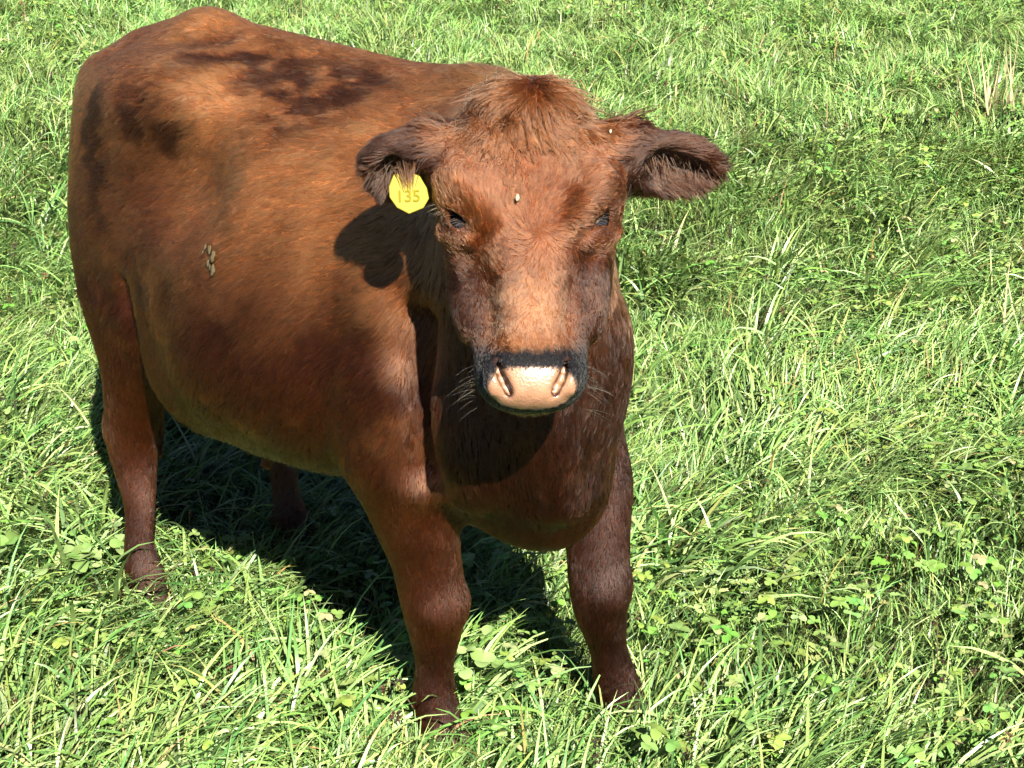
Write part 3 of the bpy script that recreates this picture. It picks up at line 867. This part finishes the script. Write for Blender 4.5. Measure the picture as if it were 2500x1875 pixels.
idx = np.where(gr.random(n) < .13, gr.integers(11, 14, n), idx)
rot = np.c_[gr.normal(0, .10, n), gr.normal(0, .12, n), np.where(far > .25, 1.57, lay(P)) + gr.normal(0, 1, n) * (.6 + .3 * far)]
scl = gr.uniform(.52, .88, n) * (1 - .24 * far) * (.86 + .28 * vnoise(np.c_[P[:, :2], P[:, 0] * 0 + 3], 1.1))
scl[-len(ring):] = .72; idx[-len(ring):] = gr.integers(5, 8, len(ring))
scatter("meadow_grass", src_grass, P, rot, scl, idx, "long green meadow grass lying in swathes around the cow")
P = np.concatenate([spots(52, 1.5, 4.6), spots(64, 4.6, 10.0), spots(20, 10.0, 14.0)])
cn = vnoise(np.c_[P[:, :2], P[:, 0] * 0 + 15], 1.3) + gr.normal(0, .10, len(P))
P = P[cn > .53]; n = len(P)
rot = np.c_[gr.normal(0, .15, n), gr.normal(0, .15, n), gr.uniform(0, 6.28, n)]
scatter("clover_cover", src_clover, P, rot, gr.uniform(.7, 1.2, n), gr.integers(0, 6, n), "low clover leaves growing through the meadow grass")
P = np.concatenate([spots(9, 1.5, 5), spots(5, 5, 12)]); n = len(P)
scatter("withered_flowers", src_heads, P, np.c_[gr.normal(0, .3, n), gr.normal(0, .3, n), gr.uniform(0, 6.28, n)], gr.uniform(.8, 1.4, n), gr.integers(0, 4, n), "small withered brown clover heads among the grass")
# ------------------------------------------------------------------ parts of the cow
def simple_mat(name, col, rough=.5, spec=.5, coat=0):
    m, nt, bs = new_mat(name)
    nz = node(nt, "ShaderNodeTexNoise"); nz.inputs["Scale"].default_value = 90; nz.inputs["Detail"].default_value = 4
    mx = node(nt, "ShaderNodeMixRGB", blend_type='MIX'); mx.inputs[1].default_value = (*[c * .75 for c in col], 1); mx.inputs[2].default_value = (*[min(1, c * 1.2) for c in col], 1)
    nt.links.new(nz.outputs["Fac"], mx.inputs[0]); nt.links.new(mx.outputs[0], bs.inputs["Base Color"])
    bs.inputs["Roughness"].default_value = rough; bs.inputs["Specular IOR Level"].default_value = spec; bs.inputs["Coat Weight"].default_value = coat
    return m
m_eye = simple_mat("eye", (.004, .004, .005), .06, .5, .2)
m_lash = simple_mat("lash", (.10, .065, .035), .5)
m_horn = simple_mat("horn", (.030, .022, .016), .55)
m_tag = simple_mat("tag_plastic", (.122, .102, .0045), .55, .12)
m_ink = simple_mat("tag_ink", (.092, .080, .005), .8, .03)
m_mud = simple_mat("dried_mud", (.042, .034, .020), .95, .02)
m_seed = simple_mat("grass_seed", (.20, .165, .12), .9, .1)

def sphere(name, c, r, mat, parent, seg=24, axes=None, squash=(1, 1, 1), jitter=0, seed=0):
    rs = random.Random(seed); vv, ff = [], []
    nr = seg // 2
    for i in range(nr + 1):
        a = math.pi * i / nr
        for j in range(seg):
            b = 2 * math.pi * j / seg
            k = r * (1 + rs.uniform(-jitter, jitter))
            v = np.array([math.sin(a) * math.cos(b) * squash[0], math.sin(a) * math.sin(b) * squash[1], math.cos(a) * squash[2]]) * k
            if axes is not None: v = v @ axes
            vv.append(np.asarray(c) + v)
    for i in range(nr):
        for j in range(seg):
            ff.append((i * seg + j, (i + 1) * seg + j, (i + 1) * seg + (j + 1) % seg, i * seg + (j + 1) % seg))
    return mesh_obj(name, vv, ff, mat, parent)

WX = np.stack([HR, HT, HN])                                          # head axes in the world
for e in EYES: sphere("eye", l2w(e), .0212, m_eye, cow)

# eyelashes and whiskers
def lash_object(name, rows, r0, mat, parent):
    P = np.array(rows); col = np.tile([.16, .105, .06], (len(P), 1))
    return hair_object(name, P, col, r0, .0001, mat, parent)
for sg in (-1, 1):
    rows = []
    for k in range(15):
        f = k / 14; rl = random.Random(k * 7 + sg)
        a = l2w(H(sg * (.119 - .030 * f), .150 + .036 * f, -.050 + .026 * f))
        dr = HR * sg * (1.0 - .35 * f) + HT * (-.12 + .25 * rl.random()) + HN * (.25 + .4 * f)
        ln_ = rl.uniform(.018, .032)
        rows.append([a + dr * ln_ * s - np.array([0, 0, .3]) * ln_ * s * s for s in (0, .33, .66, 1)])
    lash_object("eyelash", rows, .00045, m_fur, cow)
rows = []
for sg in (-1, 1):
    for k in range(17):
        rl = random.Random(k + sg * 50)
        t_, n_ = rl.uniform(.395, .470), rl.uniform(-.09, -.035)
        a = l2w(H(sg * (.080 - .12 * max(0, t_ - .44)), t_, n_)); dr = HR * sg * rl.uniform(.7, 1.1) + HT * rl.uniform(-.1, .55) + HN * rl.uniform(.0, .5)
        ln_ = rl.uniform(.014, .042)
        rows.append([a + dr * ln_ * s - np.array([0, 0, .25]) * ln_ * s * s for s in (0, .33, .66, 1)])
P_ = np.array(rows)
wh = hair_object("whiskers", P_, np.tile([.09, .075, .06], (len(P_), 1)), .00017, .00006, m_fur, cow)
tag(wh, "pale whiskers around the muzzle", kind="stuff")

# tufts of long hair inside the ears
rows, cols = [], []
for c, R, L in (earL, earR):
    for k in range(150):
        rl = random.Random(k + int(L * 1e5))
        u_, v_ = rl.uniform(-.42, .40) * L, rl.uniform(.05, .95)
        base = c + R[0] * u_ + R[1] * (.034 * (1 if c is earL[0] else 1)) * (1 if R[1][2] > 0 else -1) * v_ - R[2] * .004
        dr = np.array([0, 0, -1.0]) * rl.uniform(.1, 1) + R[2] * rl.uniform(.1, .9) + R[0] * rl.uniform(-.4, 1.0) + R[1] * rl.gauss(0, .4)
        ln_ = rl.uniform(.012, .045)
        rows.append([l2w(base + dr * ln_ * s) for s in (0, .33, .66, 1)])
        b_ = rl.uniform(.4, 1.7); cols.append([.055 * b_, .024 * b_, .011 * b_])
# cloven hooves
def claw(base, fwd, side):
    prof = [(-.040, .018), (-.020, .024), (.010, .026), (.034, .021), (.050, .008)]
    vv, ff = [], []
    for z, k in ((.0, 1.12), (.022, 1.05), (.048, .92)):
        for x, w in prof: vv.append(base + fwd * (x * k + (.0 if z < .01 else -z * .18)) + side * (w * .5 * k + .014) + np.array([0, 0, z]))
        for x, w in reversed(prof): vv.append(base + fwd * (x * k + (.0 if z < .01 else -z * .18)) + side * (-w * .5 * k + .014) + np.array([0, 0, z]))
    n = 2 * len(prof)
    for a in range(2):
        for j in range(n): ff.append((a * n + j, a * n + (j + 1) % n, (a + 1) * n + (j + 1) % n, (a + 1) * n + j))
    ff.append(tuple(range(n))[::-1]); ff.append(tuple(range(2 * n, 3 * n)))
    return mesh_obj("hoof_claw", vv, ff, m_horn, cow, smooth=False)
for q in [(-.060, -.147, 0), (.145, .144, 0), (-.915, -.193, 0), (-.905, .215, 0)]:
    for sg in (-1, 1): claw(l2w(q), _h, _l * sg)

# ear tag with its number
TC = cam_point(996, 474, float(l2w(earR[0])[1]) - .058)
tn = np.array([.10, -.93, .35]); tn /= np.linalg.norm(tn)
tx = np.cross(np.array([0, 0, 1.0]), tn); tx = tx if tx[0] > 0 else -tx; tx /= np.linalg.norm(tx)
ty = np.cross(tn, tx); ty = ty if ty[2] > 0 else -ty
outl = [(-.0195, .0285), (.003, .0325), (.018, .0255), (.0275, .008), (.0300, -.007), (.0215, -.0205), (.0005, -.0285), (-.0165, -.0190), (-.0265, -.004), (-.0270, .011)]
vv, ff = [], []
sc_ = 1.0
for k, (o_, s_) in enumerate(((-.0012, .97), (-.0006, 1.0), (.0006, 1.0), (.0012, .97))):
    for x, y in outl: vv.append(TC + tx * x * s_ * sc_ + ty * y * s_ * sc_ + tn * o_)
n = len(outl)
for a in range(3):
    for j in range(n): ff.append((a * n + j, a * n + (j + 1) % n, (a + 1) * n + (j + 1) % n, (a + 1) * n + j))
ff += [tuple(range(n))[::-1], tuple(range(3 * n, 4 * n))]
ear_tag = mesh_obj("ear_tag", vv, ff, m_tag, cow, smooth=False)
tag(ear_tag, "bright yellow plastic ear tag reading 135")
cu = bpy.data.curves.new("tag_number", 'FONT'); cu.body = "135"; cu.size = .024; cu.align_x = 'CENTER'; cu.align_y = 'CENTER'; cu.extrude = .0003; cu.offset = .0002
tmp = bpy.data.objects.new("tmp_text", cu); COL.objects.link(tmp)
bpy.context.view_layer.update()
tme = bpy.data.meshes.new_from_object(tmp.evaluated_get(bpy.context.evaluated_depsgraph_get()))
bpy.data.objects.remove(tmp)
tme.name = "tag_number"; tme.materials.clear(); tme.materials.append(m_ink)
num = bpy.data.objects.new("tag_number", tme); COL.objects.link(num); num.parent = ear_tag
num.matrix_local = Matrix([[tx[i], ty[i], tn[i], (TC + tn * .0022 - ty * .004)[i]] for i in range(3)] + [[0, 0, 0, 1]])

for k in range(70):                                                  # strands hanging over the top of the tag
    rl = random.Random(k + 999)
    f_ = rl.gauss(0, 1)
    a_ = TC + ty * rl.uniform(.032, .048) + tx * (f_ * .009 - .002) + tn * rl.uniform(-.004, .008)
    b_ = TC + ty * rl.uniform(.004, .030) + tx * (f_ * .0045 + .001) + tn * rl.uniform(.005, .013)
    rows.append([a_ * (1 - s) + b_ * s + tn * .012 * s * (1 - s) for s in (0, .33, .66, 1)])
    q_ = rl.uniform(.5, 1.9); cols.append([.045 * q_, .020 * q_, .009 * q_])
eh = hair_object("ear_hair", np.array(rows), np.array(cols), .0006, .00015, m_fur, cow)
tag(eh, "long dark hair inside the ears", kind="stuff")

# flecks of dried mud on the flank and seeds on the head
def frame_on(nm):
    a = np.cross(nm, (0.2, .1, 1)); a /= np.linalg.norm(a)
    return np.stack([a, np.cross(nm, a), nm])
for i, (u, v, r) in enumerate([(508, 606, .0035), (518, 612, .0045), (526, 628, .0055), (514, 644, .0040), (526, 660, .0060), (519, 652, .0030), (502, 618, .0025)]):
    p, nm = on_cow(u, v)
    if p is not None: sphere("mud_fleck", p + nm * .0065, r * 1.25, m_mud, cow, 12, frame_on(nm), (.8, 1.3, .3), .45, i)
for i, (u, v, r) in enumerate([(1264, 486, .0042), (1488, 331, .0030)]):
    p, nm = on_cow(u, v)
    if p is not None: sphere("seed_fleck", p + nm * .010, r, m_seed, cow, 8, frame_on(nm), (.7, 1.4, .4), .2, 40 + i)

# ------------------------------------------------------------------ single plants one can pick out
def ground_hit(u, v, zz=.08):
    lo, hi = 1.0, 30.0
    for _ in range(50):
        y = (lo + hi) / 2; q = cam_point(u, v, y)
        if q[2] > float(ground_z(q[0], y)) + zz: lo = y
        else: hi = y
    q = cam_point(u, v, y); q[2] = float(ground_z(q[0], q[1])); return q
S = Soup(); leaflet(S, (0, 0, 0), 0, 1.0, .15, (1, 1, 1), 6)
leaf_mesh = {}
for k, c in enumerate([(.100, .170, .048), (.130, .190, .072), (.078, .145, .036)]):
    S = Soup(); leaflet(S, (0, 0, 0), 0, 1.0, .15, c, 7); leaf_mesh[k] = S.mesh("leaf", m_clover)
S = Soup(); S.strip([(-.5, 0, 0), (-.4, .05, .5), (-.3, 0, 1)], [(.5, 0, 0), (.4, .05, .5), (.3, 0, 1)], (.075, .12, .035)); stem_mesh = S.mesh("stem", m_clover)
def leafy_plant(u, v, n, spread, size, label, seed):
    rl = random.Random(seed); b = ground_hit(u, v)
    root_ = bpy.data.objects.new("clover_plant", None); COL.objects.link(root_); root_.location = b; root_.empty_display_size = .02
    tag(root_, label, "plant", "leafy clover plants in the grass")
    for i in range(n):
        a = rl.uniform(0, 6.283); r = spread * math.sqrt(rl.random()); h = rl.uniform(.10, .17)
        tp = Vector((r * math.cos(a), r * math.sin(a) * .8, h))
        st = bpy.data.objects.new("stem", stem_mesh); COL.objects.link(st); st.parent = root_
        st.location = (tp.x * .4, tp.y * .4, 0)
        dv = tp - Vector(st.location); st.rotation_euler = dv.to_track_quat('Z', 'Y').to_euler(); st.scale = (.0022, .0022, dv.length)
        ph = rl.uniform(0, 6.28)
        for k in range(3):
            lf = bpy.data.objects.new("leaf", leaf_mesh[rl.choice([0, 0, 1, 1, 2])]); COL.objects.link(lf); lf.parent = root_
            lf.location = tp; s_ = size * rl.uniform(.8, 1.2); lf.scale = (s_, s_, s_)
            lf.rotation_euler = (rl.gauss(0, .25), rl.gauss(-.1, .25), ph + k * 2.094)
leafy_plant(170, 1395, 9, .13, .032, "large pale clover left of the near hind leg", 1)
leafy_plant(262, 1425, 5, .07, .027, "broad leaved clover touching the near hind hoof", 2)
leafy_plant(1150, 1660, 5, .06, .024, "pale round leaved clover beside the near front hoof", 3)

# bleached standing stalks at the right edge
m_straw = leaf_material("straw", .2, .6, .2)
st_meshes = []
for k in range(5):
    rb.seed(900 + k); S = Soup()
    blade(S, (0, 0, 0), rb.uniform(0, 6.28), rb.uniform(.26, .40), rb.uniform(.005, .008), rb.uniform(.1, .5), .05, rb.uniform(-.8, .8), (.30, .25, .15), 6)
    st_meshes.append(S.mesh("stalk", m_straw))
def straw_tuft(u, v, n, spread, label, seed):
    rl = random.Random(seed); b = ground_hit(u, v, .0)
    r_ = bpy.data.objects.new("dry_grass_tuft", None); COL.objects.link(r_); r_.location = b; r_.empty_display_size = .02
    tag(r_, label, "dry grass", "bleached stalks in the meadow")
    for i in range(n):
        o = bpy.data.objects.new("stalk", rl.choice(st_meshes)); COL.objects.link(o); o.parent = r_
        o.location = (rl.gauss(0, spread), rl.gauss(0, spread), -.01); o.rotation_euler = (rl.gauss(0, .18), rl.gauss(0, .18), rl.uniform(0, 6.28)); k = rl.uniform(.7, 1.25); o.scale = (k, k, k)
straw_tuft(2455, 310, 34, .06, "bleached upright stalks at the upper right edge", 1)
straw_tuft(2462, 850, 5, .02, "thin pale stalks at the middle of the right edge", 2)
